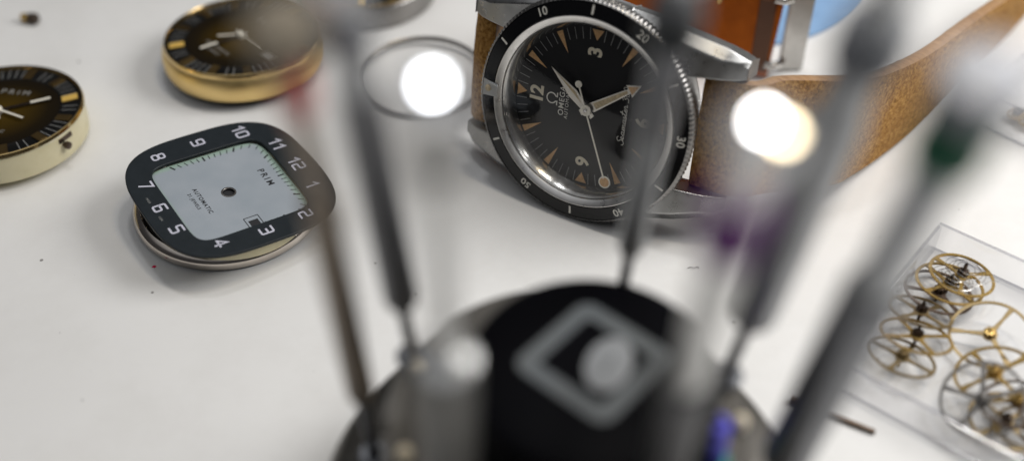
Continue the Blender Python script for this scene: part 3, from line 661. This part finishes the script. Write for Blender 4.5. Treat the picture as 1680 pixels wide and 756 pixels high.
def rsq(h, r, k=8): return [p for cx_, cy_, a in ((h - r, h - r, 0), (-h + r, h - r, 90), (-h + r, -h + r, 180), (h - r, -h + r, 270)) for p in arc(cx_, cy_, r, r, a, a + 90, k)]
mb.ring(rsq(6.7, 1.9), rsq(4.55, .7), 0, .05); mb.build('square_emblem', M['cap_print'], cap, 0)
mb = MB(); mb.X = Matrix.Translation(Vector((10.8, -64.4, 39.72)) - SC) @ Matrix.Rotation(-.35, 4, 'Z')
mb.lathe([(2.0, 0), (2.0, .12)], 48, cap1=True); mb.v = [Vector(v) for v in mb.v]
c0 = Vector((10.8, -64.4, 39.72)) - SC
for i, v in enumerate(mb.v):
    d = v - c0; q = Matrix.Rotation(.35, 3, 'Z') @ d; q.x *= 1.3; q.y *= 2.0; mb.v[i] = c0 + Matrix.Rotation(-.35, 3, 'Z') @ q
ov = mb.build('oval_emblem', M['cap_oval'], cap, 30)
mb = MB(); mb.X = Matrix.Translation(c0 + Vector((0, 0, .14))) @ Matrix.Rotation(1.05, 4, 'Z')
for q in (-1.1, 0, 1.1): mb.ring(rsq(.42, .2, 3), rsq(.24, .1, 3), 0, .02) if False else mb.box((q, 0, 0), (.7, .55, .02))
mb.build('oval_marks', M['cap_print'], ov, 0)

FEET = dict(D1=(668, 752), D2=(660, 578), D3=(745, 850), D4=(1022, 480), D5=(1068, 830), D6=(1208, 612), D7=(1185, 830))
HEAD = dict(D1=(458, 28), D2=(545, -60), D3=(710, 152), D4=(1128, -80), D5=(1250, 212), D6=(1490, -70), D7=(1626, 112))
LEN = 70.0
def solve(k):
    z0 = 17.0 if k in ('D1', 'D7') else 30.0
    f0 = at(*FEET[k], z0); q = (f0 - SC); q.z = 0; lim = (24, 27.5) if z0 < 20 else (0, 20.3)
    f0 = SC + q * (min(max(q.length, lim[0]), lim[1]) / q.length) + Vector((0, 0, z0)); d = ray(*HEAD[k]); e = CAM - f0; LEN = 83.0 if z0 < 20 else 70.0
    a, b, c = d.dot(d), 2 * d.dot(e), e.dot(e) - LEN * LEN
    t_ = (-b - math.sqrt(max(0, b * b - 4 * a * c))) / (2 * a); return f0, CAM + d * t_
def screwdriver(k, label, ringc, grip='driver', head='head', rg=1.75, ring_at=(57.5, 62), rh_=2.2, neck='driver_pale', gmax=46, rn=None, o=4.0, flange=None, gs=14.5, dome=17.0):
    rn = rn or rg * .8
    f0, h0 = solve(k); ax = (h0 - f0).normalized(); R = frame_from_axis(ax)
    w = empty('screwdriver', R, f0 - ax * 3.0, label, 'screwdriver', 'screwdrivers standing in the stand')
    mb = MB(); mb.lathe([(.75, 0), (.75, o + gs - 3.5), (.95, o + gs - 2), (rg * .9, o + gs)], 24, cap0=True); mb.build('blade', M['driver_dark'], w)
    mb = MB(); mb.lathe([(rg * .9, o + gs), (rg, o + gs + .7), (rg, o + gmax - 1), (rg * .92, o + gmax)], 72, mod=lambda i, j: (-.12 if j % 4 > 1 else 0) if i in (1, 2) else 0)
    mb.build('grip', M[grip], w, 50)
    mb = MB(); a, b = ring_at
    mb.lathe([(rg * .92, o + gmax), (rn, o + gmax + .6), (rn, o + a - .4), (rn * .9, o + a)], 40); mb.lathe([(rn * .9, o + b), (rn * .8, o + b + .5), (rn * .8, o + 66.2), (rh_ * .8, o + 66.6)], 40)
    mb.build('neck', M[neck], w)
    mb = MB(); mb.lathe([(rn * .9, o + a), (rn * 1.4, o + a + .3), (rn * 1.4, o + b - .3), (rn * .9, o + b)], 48); mb.build('colour_ring', M[ringc], w)
    mb = MB(); mb.lathe([(rh_ * .8, o + 66.6), (rh_, o + 67.2), (rh_, o + 69.4), (rh_ * .97, o + 69.62)] + [(rh_ * .94 * (1 - q / 10) + .004, o + 69.72 + (rh_ * .94) ** 2 * (1 - (1 - q / 10) ** 2) / 2 / dome) for q in range(11)], 96, cap1=True); mb.build('swivel_head', M[head], w)
    if flange: MB().lathe([(rn * .8, o + 65.6), (flange, o + 65.9), (flange, o + 66.5), (rn * .8, o + 66.55)], 48).build('brass_flange', M['head_brass'], w)
    return w, f0
drv = []
drv.append(screwdriver('D1', 'thin bronze screwdriver with red ring, leftmost in the stand', 'red', 'driver_bronze', 'head_matt', 1.55, rh_=2.6, neck='driver_bronze', ring_at=(59.5, 63.5), o=16, rn=.95, gs=6))
drv.append(screwdriver('D2', 'dark grey screwdriver leaning just right of the red ringed one', 'grey', 'driver_dark', 'head', 1.9, neck='driver', gmax=54, ring_at=(60, 63)))
drv.append(screwdriver('D3', 'slim screwdriver with a glaring white head left of the diver watch', 'black', 'driver_mid', 'head', 2.7, rh_=1.65, neck='driver_pale', gmax=35, ring_at=(61, 63), rn=1.0, gs=5))
drv.append(screwdriver('D4', 'grey screwdriver at the back of the stand crossing the black watch dial', 'slate', 'driver', 'head', 1.6, neck='driver_dark', gmax=41, rn=1.75))
drv.append(screwdriver('D5', 'pale screwdriver with purple ring and a glaring warm head', 'purple', 'driver_black', 'head', 2.4, rh_=2.25, neck='driver_pale', gmax=32, ring_at=(55.4, 61), rn=1.6, gs=5))
drv.append(screwdriver('D6', 'thick grey screwdriver between the warm head and the green ringed one', 'grey', 'driver', 'head', 2.6, neck='driver', gmax=50))
drv.append(screwdriver('D7', 'dark grey screwdriver with green ring, rightmost in the stand', 'green', 'driver_dark', 'head_grey', 2.6, rh_=3.1, neck='driver', gmax=42, ring_at=(60, 65.4), o=16, rn=1.9, gs=4))
for w, f0 in drv:
    mb = MB(); mb.X = Matrix.Translation(Vector((f0.x, f0.y, f0.z - .6)) - SC); mb.lathe([(.95, .02), (1.9, .05), (2.1, .35), (2.1, .9), (1.7, 1.2), (1.0, 1.2), (.9, .3)], 36); mb.build('socket', M['driver_dark'], stand)
for px, py in ((682, 602), (664, 742), (1215, 690), (1110, 520)):
    p = at(px, py, 30.4); mb = MB(); mb.X = Matrix.Translation(p - SC); mb.lathe([(.9, -.9), (1.0, -.3), (.95, .3), (.6, .75), (.15, .9)], 24, cap1=True); mb.build('set_screw', M['cream'], stand)
p = at(1168, 745, 30.0); mb = MB(); mb.X = Matrix.Translation(Vector((p.x, p.y, 29.4)) - SC); mb.lathe([(1.5, .03), (1.5, 6.2), (1.2, 6.6), (.6, 6.6)], 32); mb.build('colour_sleeve', M['blue'], stand)
mb = MB(); mb.X = Matrix.Translation(Vector((p.x - .6, p.y - 1.2, 29.4)) - SC); mb.lathe([(2.4, .02), (2.4, 1.2), (1.6, 1.4)], 32); mb.build('sleeve_collar', M['teal'], stand)

# ------------------------------------------------------------------ light: dim room, two ceiling lamps and a window side
w = bpy.data.worlds.new('World'); sc.world = w; w.use_nodes = True; n = w.node_tree.nodes; l = w.node_tree.links
bg = n['Background']; tc = n.new('ShaderNodeTexCoord'); sp = n.new('ShaderNodeSeparateXYZ'); l.new(tc.outputs['Generated'], sp.inputs[0])
mr = n.new('ShaderNodeMapRange'); mr.inputs['From Min'].default_value = -1; mr.inputs['From Max'].default_value = 1; l.new(sp.outputs['Z'], mr.inputs[0])
rp = n.new('ShaderNodeValToRGB'); l.new(mr.outputs[0], rp.inputs[0]); e = rp.color_ramp.elements
e[0].position = .48; e[0].color = (.05, .05, .052, 1); e[1].position = 1; e[1].color = (.85, .86, .88, 1)
q = e.new(.78); q.color = (.09, .09, .095, 1)
q = e.new(.90); q.color = (.70, .71, .73, 1)
l.new(rp.outputs[0], bg.inputs['Color']); bg.inputs['Strength'].default_value = .60
def area(name, loc_, target, sx, sy, rad, col):
    L = bpy.data.lights.new(name, 'AREA'); L.shape = 'RECTANGLE'; L.size = sx * S; L.size_y = sy * S; L.color = col
    L.energy = rad * PI * sx * sy * S * S
    o = bpy.data.objects.new(name, L); COL.objects.link(o); o.location = Vector(loc_) * S
    o.rotation_euler = (Vector(target) - Vector(loc_)).to_track_quat('-Z', 'Y').to_euler(); return o
for k, lum, col in (('D3', 52, (.97, .98, 1)), ('D5', 56, (1, .97, .92))):      # two small bench lamps high over the table
    f0, h0 = solve(k); n0 = (h0 - f0).normalized(); v = (h0 - CAM).normalized(); d = v - n0 * 2 * v.dot(n0)
    p = h0 + d * 420; area('bench_lamp', p, h0, 40, 40, lum, col)
    if k == 'D5': area('bench_lamp', p + Vector((54, -38, 0)), h0, 40, 40, 34, (1, .80, .50))
area('window_light', (250, 30, 235), (20, -20, 0), 190, 160, 10.0, (1, .99, .975))

# ------------------------------------------------------------------ camera
cd = bpy.data.cameras.new('camera'); cam = bpy.data.objects.new('camera', cd); COL.objects.link(cam); sc.camera = cam
cd.sensor_width = 36; cd.lens = F_PX / 1680 * 36; cd.clip_start = .005; cd.clip_end = 20
cam.matrix_world = Matrix.Translation(CAM * S) @ Matrix((AX, AY, AZ)).transposed().to_4x4()
cd.dof.use_dof = True; cd.dof.focus_distance = .206; cd.dof.aperture_fstop = cd.lens / 6.5; cd.dof.aperture_blades = 0
vs = sc.view_settings; vs.view_transform = 'Standard'; vs.look = 'None'; vs.gamma = 1; vs.use_curve_mapping = False; vs.exposure = 0
sc.render.engine = 'CYCLES'; sc.cycles.use_denoising = True; sc.cycles.max_bounces = 10; sc.cycles.transparent_max_bounces = 24
sc.cycles.sample_clamp_indirect = 6; sc.cycles.caustics_reflective = False
